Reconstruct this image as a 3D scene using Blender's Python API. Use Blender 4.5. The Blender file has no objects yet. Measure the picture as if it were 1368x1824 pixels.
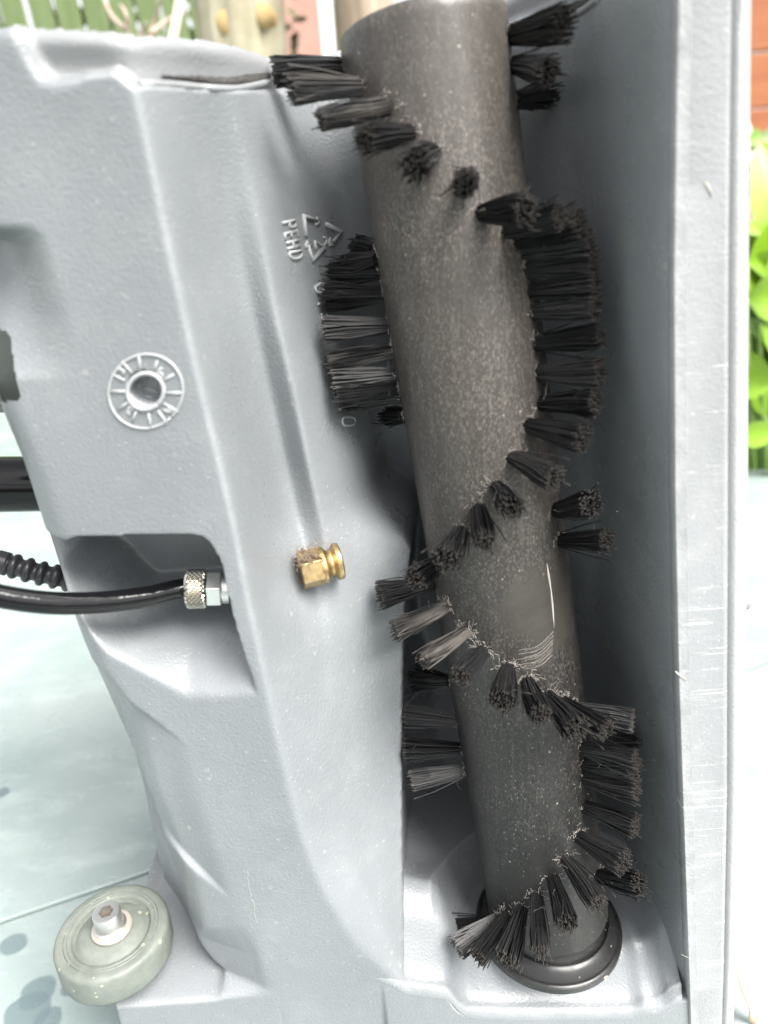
import bpy, bmesh, math, random
import numpy as np
from mathutils import Vector, Matrix, noise as mnoise

random.seed(7); rng = np.random.default_rng(7)
SC = bpy.context.scene
COL = SC.collection
ZT = 350.0            # table top lies 350 mm below the lens; all design lengths are millimetres

# ------------------------------------------------------------------ camera
FPX, CX, CY = 1317.0, 684.0, 912.0
PITCH, ROLL = math.radians(22.5), math.radians(4.0)
_D = np.array([math.sin(ROLL)*math.cos(PITCH), math.cos(ROLL)*math.cos(PITCH), math.sin(PITCH)])
_F = np.array([0, 0, 1.]) - _D[2]*_D; _F /= np.linalg.norm(_F)
_X = np.cross(_D, _F)
if _X[0] < 0: _X = -_X
R = np.array([_X, _F, -_D])
def ray(px, py): return R @ np.array([(px-CX)/FPX, (py-CY)/FPX, 1.0])
def at(px, py, Y):            # photo pixel at depth Y (mm in front of the lens)
    r = ray(px, py); return r*(Y/r[1])
def atz(px, py, Z):
    r = ray(px, py); return r*(Z/r[2])
def atd(px, py, d): return ray(px, py)*d
def W(p): return Vector((p[0]/1000, p[1]/1000, (p[2]+ZT)/1000))

cam = bpy.data.cameras.new("Camera"); camo = bpy.data.objects.new("Camera", cam); COL.objects.link(camo)
M = Matrix(((R[0, 0], -R[0, 1], -R[0, 2]), (R[1, 0], -R[1, 1], -R[1, 2]), (R[2, 0], -R[2, 1], -R[2, 2]))).to_4x4()
M.translation = W((0, 0, 0)); camo.matrix_world = M
cam.sensor_fit = 'VERTICAL'; cam.sensor_height = 36; cam.sensor_width = 27; cam.lens = 36*FPX/1824
cam.clip_start = 0.01; cam.clip_end = 200
cam.dof.use_dof = True; cam.dof.focus_distance = 0.285; cam.dof.aperture_fstop = 8.0
SC.camera = camo

# ------------------------------------------------------------------ sky, sun, exposure
SUN_EL, SUN_AZ = math.radians(54), math.radians(44)      # azimuth measured from -Y (behind the camera) towards +X
world = bpy.data.worlds.new("World"); SC.world = world; world.use_nodes = True
nt = world.node_tree; nt.nodes.clear()
sky = nt.nodes.new('ShaderNodeTexSky'); sky.sky_type = 'NISHITA'; sky.sun_disc = False
sky.sun_elevation = SUN_EL; sky.air_density = 1.0; sky.dust_density = 4.0; sky.ozone_density = 1.0
sd = Vector((math.sin(SUN_AZ)*math.cos(SUN_EL), -math.cos(SUN_AZ)*math.cos(SUN_EL), math.sin(SUN_EL)))
sky.sun_rotation = math.atan2(sd.x, sd.y)
bg = nt.nodes.new('ShaderNodeBackground'); bg.inputs[1].default_value = 0.095
wo = nt.nodes.new('ShaderNodeOutputWorld')
hs = nt.nodes.new('ShaderNodeHueSaturation'); hs.inputs['Saturation'].default_value = .10     # veiled, nearly white sky
nt.links.new(sky.outputs[0], hs.inputs['Color']); nt.links.new(hs.outputs[0], bg.inputs[0]); nt.links.new(bg.outputs[0], wo.inputs[0])
sun = bpy.data.lights.new("Sun", 'SUN'); sun.energy = 2.1; sun.angle = math.radians(32); sun.color = (1, .965, .91)
suno = bpy.data.objects.new("Sun", sun); COL.objects.link(suno)
suno.rotation_euler = sd.to_track_quat('Z', 'Y').to_euler(); suno.location = (1, -1, 3)
SC.view_settings.view_transform = 'Standard'; SC.view_settings.look = 'None'
SC.view_settings.gamma = 1; SC.view_settings.exposure = 1.93

# ------------------------------------------------------------------ helpers
def smooth01(t): t = np.clip(t, 0, 1); return t*t*(3-2*t)
ROOT = {}
def thing(name, label, cat, base, group=None):
    o = bpy.data.objects.new(name, None); COL.objects.link(o); o.empty_display_size = .02
    o.location = W(base); o['label'] = label; o['category'] = cat
    if group: o['group'] = group
    ROOT[o] = np.array(base, float)
    return o
def tag(o, label, cat, group=None):
    o['label'] = label; o['category'] = cat
    if group: o['group'] = group
    return o
def obj(name, verts, faces, m, parent=None, smooth=True, base=None, kind=None):
    """one mesh object; verts in mm, lens space"""
    b = ROOT[parent] if parent is not None else np.array(base if base is not None else (0, 0, -ZT), float)
    v = (np.asarray(verts, float) - b)/1000.0
    me = bpy.data.meshes.new(name)
    me.from_pydata([tuple(q) for q in v], [], [tuple(int(i) for i in f) for f in faces])
    if smooth: me.polygons.foreach_set('use_smooth', [True]*len(me.polygons))
    me.materials.append(m); me.update()
    o = bpy.data.objects.new(name, me); COL.objects.link(o)
    if parent is not None: o.parent = parent; ROOT[o] = b
    else: o.location = W(b); ROOT[o] = b
    if kind: o['kind'] = kind
    return o
def sharp(o, deg=40):
    me = o.data; bm = bmesh.new(); bm.from_mesh(me)
    bmesh.ops.recalc_face_normals(bm, faces=bm.faces)
    for e in bm.edges:
        if len(e.link_faces) == 2: e.smooth = e.calc_face_angle(0) < math.radians(deg)
    bm.to_mesh(me); bm.free(); return o
def bevel(o, w, seg=2, ang=30):
    md = o.modifiers.new('bevel', 'BEVEL'); md.width = w/1000; md.segments = seg; md.limit_method = 'ANGLE'; md.angle_limit = math.radians(ang)
    return o
class MB:
    def __init__(s): s.v = []; s.f = []
    def add(s, v, f):
        n = len(s.v); s.v += [tuple(q) for q in v]; s.f += [tuple(i+n for i in q) for q in f]
    def box(s, c, d, rot=None):
        v = []
        for k in range(8):
            p = np.array([(1 if k & 1 else -1)*d[0]/2, (1 if k & 2 else -1)*d[1]/2, (1 if k & 4 else -1)*d[2]/2])
            if rot is not None: p = rot @ p
            v.append(np.array(c)+p)
        s.add(v, [(0, 2, 3, 1), (4, 5, 7, 6), (0, 1, 5, 4), (2, 6, 7, 3), (0, 4, 6, 2), (1, 3, 7, 5)])
    def tube(s, pts, r, n=8, caps=True):
        pts = [np.array(p, float) for p in pts]; rr = r if hasattr(r, '__len__') else [r]*len(pts)
        V = []; up = None
        for i, p in enumerate(pts):
            t = pts[min(i+1, len(pts)-1)]-pts[max(i-1, 0)]; t = t/(np.linalg.norm(t)+1e-9)
            if up is None: up = np.array([0, 0, 1.]) if abs(t[2]) < .9 else np.array([1., 0, 0])
            a = np.cross(t, up); a /= np.linalg.norm(a)+1e-9; b = np.cross(a, t); up = b
            for k in range(n):
                q = 2*math.pi*k/n; V.append(p+rr[i]*(math.cos(q)*a+math.sin(q)*b))
        Fc = [(i*n+k, i*n+(k+1) % n, (i+1)*n+(k+1) % n, (i+1)*n+k) for i in range(len(pts)-1) for k in range(n)]
        if caps: Fc += [tuple(range(n-1, -1, -1)), tuple((len(pts)-1)*n+k for k in range(n))]
        s.add(V, Fc)
    def lathe(s, prof, o, ax, n=64, close=False, dr=None):
        """profile (r, h) turned round axis ax from point o"""
        ax = np.array(ax, float); ax /= np.linalg.norm(ax)
        u = np.cross(ax, [0, 1., 0]) if abs(ax[1]) < .9 else np.cross(ax, [1., 0, 0]); u /= np.linalg.norm(u); w = np.cross(ax, u)
        V = []
        for i, (r, h) in enumerate(prof):
            for k in range(n):
                q = 2*math.pi*k/n; rq = r + (dr(i, k) if dr else 0)
                V.append(np.array(o)+ax*h+rq*(math.cos(q)*u+math.sin(q)*w))
        L = len(prof)
        Fc = [(i*n+k, i*n+(k+1) % n, (i+1)*n+(k+1) % n, (i+1)*n+k) for i in range(L-1 if not close else L) for k in range(n)] if not close else \
             [(i*n+k, i*n+(k+1) % n, ((i+1) % L)*n+(k+1) % n, ((i+1) % L)*n+k) for i in range(L) for k in range(n)]
        s.add(V, Fc)
    def build(s, name, m, parent=None, smooth=True, base=None, kind=None): return obj(name, s.v, s.f, m, parent, smooth, base, kind)
def spline(pts, n=8):
    P = [np.array(p, float) for p in pts]; P = [2*P[0]-P[1]]+P+[2*P[-1]-P[-2]]; out = []
    for i in range(1, len(P)-2):
        for k in range(n):
            t = k/n; a, b, c, d = P[i-1:i+3]
            out.append(.5*((2*b)+(-a+c)*t+(2*a-5*b+4*c-d)*t*t+(-a+3*b-3*c+d)*t**3))
    out.append(P[-2]); return out

# ------------------------------------------------------------------ materials
def mat(name, col, rough=.5, metal=0., spec=.5):
    m = bpy.data.materials.new(name); m.use_nodes = True
    b = m.node_tree.nodes['Principled BSDF']
    b.inputs['Base Color'].default_value = (*col, 1); b.inputs['Roughness'].default_value = rough
    b.inputs['Metallic'].default_value = metal; b.inputs['Specular IOR Level'].default_value = spec
    return m
class NT:
    def __init__(s, m): s.t = m.node_tree; s.b = s.t.nodes['Principled BSDF']; s.co = None
    def n(s, typ, **kw):
        x = s.t.nodes.new(typ)
        for k, v in kw.items():
            if k.startswith('i_'): x.inputs[k[2:]].default_value = v
            else: setattr(x, k, v)
        return x
    def l(s, a, b): s.t.links.new(a, b)
    def coord(s, scale=(1, 1, 1)):
        if s.co is None: s.co = s.n('ShaderNodeTexCoord')
        mp = s.n('ShaderNodeMapping'); mp.inputs['Scale'].default_value = scale; s.l(s.co.outputs['Object'], mp.inputs[0]); return mp.outputs[0]
    def noise(s, scale, detail=2, rough=.5, sc=(1, 1, 1)):
        x = s.n('ShaderNodeTexNoise'); x.inputs['Scale'].default_value = scale; x.inputs['Detail'].default_value = detail; x.inputs['Roughness'].default_value = rough
        s.l(s.coord(sc), x.inputs[0]); return x.outputs['Fac']
    def ramp(s, f, a, b, lo=0., hi=1.):
        x = s.n('ShaderNodeMapRange'); x.clamp = True
        for k, v in zip(range(1, 5), (a, b, lo, hi)): x.inputs[k].default_value = v
        s.l(f, x.inputs[0]); return x.outputs[0]
    def mul(s, a, b, op='MULTIPLY'):
        x = s.n('ShaderNodeMath', operation=op)
        for i, q in enumerate((a, b)):
            if isinstance(q, (int, float)): x.inputs[i].default_value = q
            else: s.l(q, x.inputs[i])
        return x.outputs[0]
    def mix(s, f, a, b):
        x = s.n('ShaderNodeMix', data_type='RGBA')
        if isinstance(f, (int, float)): x.inputs[0].default_value = f
        else: s.l(f, x.inputs[0])
        for i, q in ((6, a), (7, b)):
            if isinstance(q, tuple): x.inputs[i].default_value = (*q, 1)
            else: s.l(q, x.inputs[i])
        return x.outputs[2]
    def bump(s, h, strength, dist, prev=None):
        x = s.n('ShaderNodeBump'); x.inputs['Strength'].default_value = strength; x.inputs['Distance'].default_value = dist
        s.l(h, x.inputs['Height'])
        if prev is not None: s.l(prev, x.inputs['Normal'])
        return x.outputs[0]
def specks(N, scale, thr, sc=(1, 1, 1), soft=.02):
    v = N.n('ShaderNodeTexVoronoi'); v.inputs['Scale'].default_value = scale; N.l(N.coord(sc), v.inputs['Vector'])
    sep = N.n('ShaderNodeSeparateColor'); N.l(v.outputs['Color'], sep.inputs[0])
    size = N.ramp(sep.outputs[0], thr, 1.0, 0.0, .34)
    d = N.mul(size, v.outputs['Distance'], 'SUBTRACT')
    return N.ramp(d, 0, soft)

def m_plastic(name, col, dust=.5, scratch=0.):
    m = mat(name, col, .42); N = NT(m)
    big = N.noise(18, 3); c = N.mix(N.ramp(big, .3, .7), tuple(x*.93 for x in col), tuple(min(1, x*1.06) for x in col))
    sp = specks(N, 900, .86); c = N.mix(N.mul(sp, dust), c, (.72, .71, .69))
    sp2 = specks(N, 330, .955); c = N.mix(N.mul(sp2, dust*.8), c, (.62, .58, .50))
    sm = N.ramp(N.noise(60, 6, .7), .50, .85); c = N.mix(N.mul(sm, .5*dust), c, (.62, .62, .61))
    if scratch:
        s1 = N.ramp(N.noise(1, 3, .6, (14, 14, 1500)), .625, .68); br = N.ramp(N.noise(90, 2), .45, .62)
        s2 = N.ramp(N.noise(1, 2, .6, (60, 60, 4200)), .66, .71)
        sepz = N.n('ShaderNodeSeparateXYZ'); N.l(N.coord(), sepz.inputs[0]); f = N.mul(N.mul(N.mul(s1, br), scratch), N.ramp(sepz.outputs[2], .14, .33, 1., .18)); c = N.mix(f, c, (.78, .78, .78)); c = N.mix(N.mul(N.mul(s2, N.ramp(N.noise(45, 2), .48, .66)), scratch*.8), c, (.75, .75, .76))
    N.l(c, N.b.inputs['Base Color'])
    r = N.ramp(N.noise(70, 4), .3, .7, .25, .38); N.l(r, N.b.inputs['Roughness'])
    geo = N.n('ShaderNodeNewGeometry'); edge_glint = N.mul(N.ramp(geo.outputs['Pointiness'], .512, .56), N.ramp(N.noise(120, 4, .6), .3, .6, .25, .8)); c2 = N.mix(N.mul(edge_glint, .45), c, (.55, .55, .55)); N.l(c2, N.b.inputs['Base Color'])  # convex edges mixed paler: the edge highlight is painted into the colour
    b1 = N.bump(N.noise(950, 2, .55), .45, .0005); b2 = N.bump(N.noise(90, 2), .05, .001, b1)
    N.l(b2, N.b.inputs['Normal'])
    return m
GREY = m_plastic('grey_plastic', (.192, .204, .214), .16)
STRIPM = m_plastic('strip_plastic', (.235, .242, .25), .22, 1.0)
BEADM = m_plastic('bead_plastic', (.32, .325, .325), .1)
PALEGREY = m_plastic('pale_grey_plastic', (.225, .232, .238), .08)  # paler grey version of the plastic, for the top lip and rim bead
MARK = mat('raised_grey', (.36, .367, .372), .4)

A_top = atd(752, 45, 219.0); A_bot = atd(979, 1640, 319.0); PATCH = (atd(930, 1075, 262)-A_bot)/1000
def m_roller():
    m = mat('roller_black', (.02, .02, .02), .42, spec=.45); N = NT(m)
    base = N.mix(N.ramp(N.noise(30, 4, .6, (1, 1, .35)), .35, .7), (.008, .008, .008), (.020, .019, .018))
    s0 = N.n('ShaderNodeSeparateXYZ'); N.l(N.coord(), s0.inputs[0]); base = N.mix(N.mul(N.ramp(s0.outputs[2], .11, .28), N.ramp(N.noise(22, 4, .6, (1, 1, .3)), .25, .6, .5, 1.)), base, (.064, .057, .051))  # base lightens with height: upper sheen painted into the colour
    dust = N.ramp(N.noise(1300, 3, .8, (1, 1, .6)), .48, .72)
    sepz = N.n('ShaderNodeSeparateXYZ'); N.l(N.coord(), sepz.inputs[0]); top_sheen = N.ramp(sepz.outputs[2], .04, .30, .13, 1.2)  # dust and streaks strengthen with height, painting in the roller's upper sheen
    area = N.mul(N.ramp(N.noise(26, 3, .6), .32, .68, .15, .85), top_sheen)
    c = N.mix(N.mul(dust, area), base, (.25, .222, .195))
    st = N.ramp(N.noise(1, 3, .6, (520, 520, 60)), .56, .74); c = N.mix(N.mul(N.mul(st, .30), top_sheen), c, (.15, .145, .135))
    sp = specks(N, 1500, .74, (1, 1, .5)); c = N.mix(N.mul(sp, .55), c, (.22, .205, .185))
    sp2 = specks(N, 700, .975); c = N.mix(N.mul(sp2, .6), c, (.34, .30, .25))
    pm_ = N.n('ShaderNodeVectorMath', operation='DISTANCE'); N.l(N.coord((1, 1, .62)), pm_.inputs[0]); pm_.inputs[1].default_value = tuple(PATCH*np.array([1, 1, .62]))
    pd = N.mul(pm_.outputs['Value'], N.mul(N.noise(90, 3), .012), 'ADD'); patch = N.ramp(pd, .0235, .0205)
    sw = N.n('ShaderNodeTexWave'); sw.wave_type = 'RINGS'; sw.inputs['Scale'].default_value = 95; sw.inputs['Distortion'].default_value = 26; sw.inputs['Detail'].default_value = 3; sw.inputs['Detail Scale'].default_value = .4; N.l(N.coord(), sw.inputs[0])
    pc = N.mix(N.mul(N.ramp(sw.outputs['Fac'], .8, 1.), .05), N.mix(N.noise(70, 3), (.020, .018, .016), (.060, .054, .047)), (.12, .11, .095))
    c = N.mix(patch, c, pc)
    N.l(c, N.b.inputs['Base Color'])
    N.l(N.mul(N.ramp(N.noise(200, 4, .6, (1, 1, .4)), .3, .7, -.05, .06), N.ramp(s0.outputs[2], .05, .22, .52, .36), 'ADD'), N.b.inputs['Roughness'])
    b = N.bump(N.noise(700, 3, .6, (1, 1, .5)), .3, .0004); N.l(b, N.b.inputs['Normal'])
    return m
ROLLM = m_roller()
def m_bristle(nm, lo, hi):
    m = mat(nm, (.012, .012, .013), .42, spec=.3); N = NT(m)
    oi = N.n('ShaderNodeObjectInfo'); d = N.ramp(oi.outputs['Random'], .3, 1., lo, hi)
    c = N.mix(N.mul(N.ramp(N.noise(300, 2, .5, (1, 1, .2)), .4, .65), d), (.012, .012, .013), (.20, .18, .16))
    sz = N.n('ShaderNodeSeparateXYZ'); N.l(N.coord(), sz.inputs[0]); c = N.mix(N.mul(N.ramp(sz.outputs[2], .0195, .0204), .4), c, (.075, .067, .058))
    N.l(c, N.b.inputs['Base Color']); return m
BRIS = m_bristle('bristle_black', 0, .06); BRISD = m_bristle('bristle_dusty', .3, .6)
LINT = mat('lint', (.46, .42, .38), .85)
DARKLINT = mat('dark_lint', (.12, .11, .10), .7)
def m_cap():
    m = mat('cap_black', (.014, .014, .014), .28); N = NT(m)
    sp = specks(N, 500, .86); c = N.mix(N.mul(sp, .5), (.014, .014, .014), (.25, .24, .22)); N.l(c, N.b.inputs['Base Color'])
    N.l(N.ramp(N.noise(160, 4), .3, .7, .2, .42), N.b.inputs['Roughness']); return m
CAPM = m_cap()
HOSEM = mat('hose_black', (.005, .005, .006), .09, spec=.28)
PIPEM = mat('pipe_black', (.006, .006, .007), .14, spec=.3)
N = NT(HOSEM); N.l(N.bump(N.noise(60, 3, .6, (1, 4, 4)), .08, .002), N.b.inputs['Normal'])
RUBBER = mat('rubber_black', (.018, .018, .021), .38)
NICKEL = mat('nickel', (.62, .59, .53), .22, 1.)
STEEL = mat('steel', (.74, .73, .71), .38, 1.)
def m_brass():
    m = mat('brass', (.62, .42, .17), .3, 1.); N = NT(m)
    c = N.mix(N.ramp(N.noise(260, 3, .5), .48, .75), (.52, .39, .20), (.20, .13, .06)); N.l(c, N.b.inputs['Base Color'])
    N.l(N.ramp(N.noise(300, 3), .3, .7, .32, .55), N.b.inputs['Roughness']); return m
BRASS = m_brass()
def m_wheel():
    m = mat('wheel_grey_green', (.23, .245, .21), .5); N = NT(m)
    c = N.mix(N.ramp(N.noise(120, 4, .6), .35, .65), (.125, .14, .122), (.165, .18, .16))
    sp = specks(N, 330, .78); c = N.mix(N.mul(sp, .6), c, (.42, .41, .28)); N.l(c, N.b.inputs['Base Color'])
    N.l(N.bump(N.noise(500, 3), .35, .0005), N.b.inputs['Normal']); return m
WHEELM = m_wheel()
WASHM = mat('dull_washer', (.58, .53, .47), .4, .7)
FOAM = mat('foam_grey', (.05, .048, .045), .95)
N = NT(FOAM); N.l(N.mix(N.ramp(N.noise(1800, 2), .4, .62), (.02, .019, .018), (.10, .095, .088)), N.b.inputs['Base Color'])

# ================================================================== THE BRUSH AXIS
A_top = atd(752, 45, 219.0); A_bot = atd(979, 1640, 319.0)
def axis(z):
    t = (np.asarray(z)-A_bot[2])/(A_top[2]-A_bot[2])
    return A_bot[0]+t*(A_top[0]-A_bot[0]), A_bot[1]+t*(A_top[1]-A_bot[1])
AX = (A_top-A_bot)/np.linalg.norm(A_top-A_bot)
RR = 25.0

# ================================================================== HOUSING as a height field Y(x, z)
STEP = 0.5
xs = np.arange(-215, 128, STEP); zs = np.arange(-350, 72, STEP)
XX, ZZ = np.meshgrid(xs, zs)
def curve(pts):
    w = np.array([at(*p) for p in pts]); o = np.argsort(w[:, 2]); w = w[o]
    z, x, y = w[:, 2], w[:, 0], w[:, 1]
    def ext(v):
        zz = np.concatenate([[z[0]-80], z, [z[-1]+80]])
        vv = np.concatenate([[v[0]-(v[1]-v[0])/(z[1]-z[0])*80], v, [v[-1]+(v[-1]-v[-2])/(z[-1]-z[-2])*80]])
        return np.interp(zs, zz, vv)
    return g1(ext(x), 2.5), g1(ext(y), 2.5)
def g1(a, s, axis=0):
    s = s/STEP
    k = int(4*s)+1; t = np.arange(-k, k+1); w = np.exp(-t*t/(2*s*s)); w /= w.sum()
    p = [(0, 0)]*a.ndim; p[axis] = (k, k); b = np.pad(a, p, mode='edge')
    return np.apply_along_axis(lambda v: np.convolve(v, w, 'valid'), axis, b)
def g2(a, sx, sz): return g1(g1(a, sx, 1), sz, 0)

S = curve([(-150, 250, 214), (-75, 480, 214), (-22, 640, 214), (4, 728, 214), (40, 810, 214), (75, 920, 214), (105, 1010, 214), (135, 1100, 214), (160, 1165, 214), (183, 1215, 214), (225, 1267, 214),
           (238, 1320, 214), (253, 1390, 214), (275, 1440, 214), (300, 1500, 214), (322, 1545, 214), (336, 1620, 213), (356, 1690, 212), (390, 1740, 209)])
C1 = curve([(45, 60, 201), (75, 160, 202), (108, 250, 202), (135, 420, 202), (165, 640, 203), (190, 850, 203), (215, 950, 203), (262, 1130, 203), (330, 1250, 203), (358, 1400, 203), (392, 1520, 202), (425, 1630, 201), (482, 1775, 200)])
RG = curve([(225, 100, 197.5), (238, 150, 197.5), (262, 250, 197.5), (300, 430, 197.5), (350, 650, 197.5), (395, 830, 197.5), (422, 950, 197.5), (445, 1080, 197.5), (472, 1220, 197.5), (500, 1350, 197.5), (532, 1480, 198),
            (570, 1580, 198.5), (622, 1670, 199), (682, 1728, 199.5), (700, 1745, 200)])
V = curve([(345, 152, 220), (380, 300, 228), (408, 450, 234), (434, 560, 238), (468, 700, 243), (500, 830, 246), (518, 920, 243), (560, 1060, 229), (572, 1150, 221), (582, 1300, 213), (602, 1500, 207), (696, 1700, 202)])
P = curve([(430, 158, 229), (455, 300, 232), (478, 450, 232.5), (495, 560, 233), (527, 700, 234), (552, 830, 235), (574, 930, 236), (592, 1060, 230), (604, 1150, 226), (622, 1300, 221), (642, 1500, 213), (712, 1700, 205)])
E_ = curve([(742, 930, 250), (724, 1060, 249), (719, 1200, 243), (718, 1300, 238), (719, 1500, 224), (722, 1700, 208)])
RE = curve([(1202, -60, 200), (1196, 200, 200), (1193, 500, 200), (1196, 900, 200), (1203, 1200, 200), (1214, 1500, 200), (1226, 1824, 200)])
_zc = at(695, 1743, 200)[2]; RG = (np.where(zs < _zc, np.interp(_zc, zs, RG[0]), RG[0]), RG[1])
xa, ya = axis(zs)
ye_z = smooth01((zs - at(735, 985, 250)[2])/25.0)
EX = E_[0]*(1-ye_z) + (xa-47.5)*ye_z; EY = E_[1]*(1-ye_z) + (ya+6)*ye_z
# lip of the brush recess floor (front edge), as z over x at Y = 200
lipp = [(640, 1715), (700, 1741), (722, 1755), (797, 1765), (806, 1772), (818, 1788), (835, 1799), (900, 1802), (1050, 1802), (1128, 1800), (1141, 1796), (1150, 1791), (1168, 1793), (1186, 1790), (1205, 1776), (1240, 1768)]
lw = np.array([at(a, b, 200) for a, b in lipp]); LX, LZ = lw[:, 0], lw[:, 2]
def lipz(x): return np.interp(x, LX, LZ)

Yf = np.empty_like(XX); Yt = np.empty_like(XX)
for i in range(len(zs)):
    Yf[i] = np.interp(xs, [S[0][i], S[0][i]+5, C1[0][i], RG[0][i]-1, RG[0][i]+1, V[0][i], P[0][i], EX[i]], [215, 206.5, C1[1][i], RG[1][i], RG[1][i], V[1][i], P[1][i], EY[i]])
    a, b = xa[i], ya[i]; r = RE[0][i]
    dl = -9+58*float(smooth01((-60-zs[i])/90.0)); tw = float(smooth01((zs[i]+200)/170.0)); w = ye_z[i]; dp = -9+60*float(smooth01((-110-zs[i])/150.0))
    Yt[i] = np.interp(xs, [EX[i], (EX[i]+4)*(1-w)+(a-42)*w, max(EX[i]+7, a-36), a, a+30, a+43, r-3.0, r-.6, r], [EY[i], (b+24+dl*.6)*(1-w)+(b+21)*w, b+39+dl, b+49+dp, b+40+dp-tw*10, b+18+dp*.5-tw*14, 212-tw*5, 201, 200.5])
fine = g2(Yf, 1.3, 2.5); soft = g2(Yf, 2.8, 3.0); _r = np.exp(-((XX-RG[0][:, None])/6)**2); soft = soft*(1-_r)+fine*_r; _r = np.exp(-((XX-P[0][:, None]+1)/6)**2); soft = soft*(1-_r)+g2(Yf, 1.2, 3.0)*_r
pm = np.exp(-((XX-C1[0][:, None])/14)**2)
Yf = soft
Yt = g2(Yt, 2.0, 3.0)
iE = XX >= EX[:, None]
Y = np.where(iE, Yt, Yf)
_m = ye_z[:, None]*np.exp(-((XX-EX[:, None])/9)**2); Y = Y*(1-_m)+g2(Y, 3.2, 2.0)*_m

# --- recess for the hose on the left
def lin(pts, Yc=202):
    w = np.array([at(a, b, Yc) for a, b in pts]); return w[:, 0], w[:, 2]
tx, tz = lin([(40, 992), (104, 984), (128, 972), (250, 960), (338, 952), (362, 956), (376, 968), (384, 985)]); ztop = np.interp(xs, tx, tz)
bx, bz = lin([(60, 1060), (135, 1105), (160, 1135), (200, 1167), (250, 1196), (300, 1224), (332, 1242), (455, 1226)]); zbot = np.interp(xs, bx, bz)
rz = np.array([at(a, b, 200) for a, b in [(384, 985), (391, 1010), (402, 1062), (414, 1112), (428, 1155), (452, 1215), (456, 1228)]]); ro = np.argsort(rz[:, 2]); xr = np.interp(zs, rz[ro, 2], rz[ro, 0])
zdeep = at(250, 1122, 224)[2]
inside = (ZZ < ztop[None]) & (ZZ > zbot[None]) & (XX < xr[:, None])
t = np.clip((ZZ-zbot[None])/np.maximum(zdeep-zbot[None], 2.0), 0, 1)
dfac = .45+.55*smooth01((xr[:, None]-XX)/16.0)
deep_ = smooth01((ZZ-zdeep-1.0)/5.0)
slotY = Y + (224-Y)*t**1.25*dfac; slotY = slotY*(1-deep_)+254*deep_
Ys = np.where(inside, slotY, Y)
# --- set-back panel below the hose recess
q1, q1z = lin([(180, 1215), (226, 1266), (280, 1300), (338, 1336)]); zq1 = np.interp(xs, q1, q1z)
q2, q2z = lin([(290, 1528), (325, 1550), (370, 1578), (416, 1604)]); zq2 = np.interp(xs, q2, q2z)
xq = np.interp(zs, *[np.array(v)[::-1] for v in (lin([(336, 1330), (362, 1420), (392, 1510), (420, 1598)])[1], lin([(336, 1330), (362, 1420), (392, 1510), (420, 1598)])[0])])
pan = smooth01((zq1[None]-ZZ)/1.5)*smooth01((ZZ-zq2[None]+1)/3.0)*smooth01((xq[:, None]-XX)/16.0)
Ys = Ys + 2.6*pan
# below the bright step the face stays set back above the wheel ledge
# --- scoop at the upper left and the grip notch below it
cx_, cz_ = lin([(64, 408), (82, 420), (100, 470), (128, 560), (150, 660), (160, 740)]); xo = np.interp(zs, cz_[::-1], cx_[::-1])
sc_t = at(0, 404, 204)[2]; sc_b = at(0, 680, 204)[2]
sco = smooth01((xo[:, None]-XX)/26.0)*smooth01((sc_t-ZZ)/2.0)*np.clip((ZZ-sc_b)/46.0, 0, 1)
Ys = Ys + 24.0*sco
nx = np.array([at(a, b, 206) for a, b in [(-60, 592), (-10, 598), (2, 608), (33, 690), (36, 703), (31, 713), (14, 719), (-60, 722)]]); no = np.argsort(nx[:, 2])
xn = np.interp(zs, nx[no, 2], nx[no, 0], left=-999, right=-999)
notch = XX < xn[:, None]
# --- date dial well
dpx = (258, 691)
# --- front of the body below the recess lip and the wheel ledge
zl = lipz(XX)
Ys = np.where((ZZ < zl-3.0) & (XX > RG[0][:, None]-4), 200.0, Ys)
LEDGE = at(360, 1774, 200)[2]
lx_r = at(484, 1772, 200)[0]; lxl = np.interp(zs, [at(214, 1824, 200)[2], at(190, 1788, 200)[2]], [at(214, 1824, 200)[0], at(190, 1788, 200)[0]])
led = (ZZ < LEDGE)
# set the face back above the ledge, so that the ledge tapers out to the right
kback = np.clip((at(484, 1772, 200)[0]-XX)/(at(484, 1772, 200)[0]-at(356, 1690, 214)[0]), 0, 1.2)*np.clip((at(420, 1600, 203)[2]-ZZ)/30.0, 0, 1)
Ys = np.where((ZZ >= LEDGE) & (XX < RG[0][:, None]-2) & (kback > 0), Ys+np.maximum(200+13*kback-Ys, 0)*np.clip(kback*6, 0, 1), Ys)
lrow = (ZZ >= LEDGE) & (ZZ < LEDGE+.9) & (XX < S[0][:, None]+2)
sil = np.where(led | lrow, np.minimum(lxl, np.interp(LEDGE-1, zs, lxl))[:, None], S[0][:, None])
Ys = np.where(lrow, np.clip(200+(XX-at(190, 1788, 200)[0])*0+70, 200, 272), Ys)
Ys = np.where(led & (XX < lx_r+2), 200.0, Ys)
# --- silhouette: the side wall runs back
BK = curve([(-150, 250, 296), (0, 700, 296), (60, 860, 296), (110, 1010, 296), (160, 1160, 296), (200, 1240, 296), (228, 1290, 296), (240, 1340, 296), (251, 1380, 290), (262, 1440, 270), (278, 1520, 262), (292, 1592, 258)])
side = XX < sil
BX = np.minimum(BK[0], S[0]-1.0); BY = np.maximum(BK[1], 255)
wall = np.clip((sil-XX)/np.maximum(sil-np.where(led, sil-1.0, BX[:, None]), .6), 0, 1)
Ys = np.where(side, np.where(wall < 1, Ys*(1-wall)+np.where(led, 300., BY[:, None])*wall, 345.), Ys)
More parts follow.
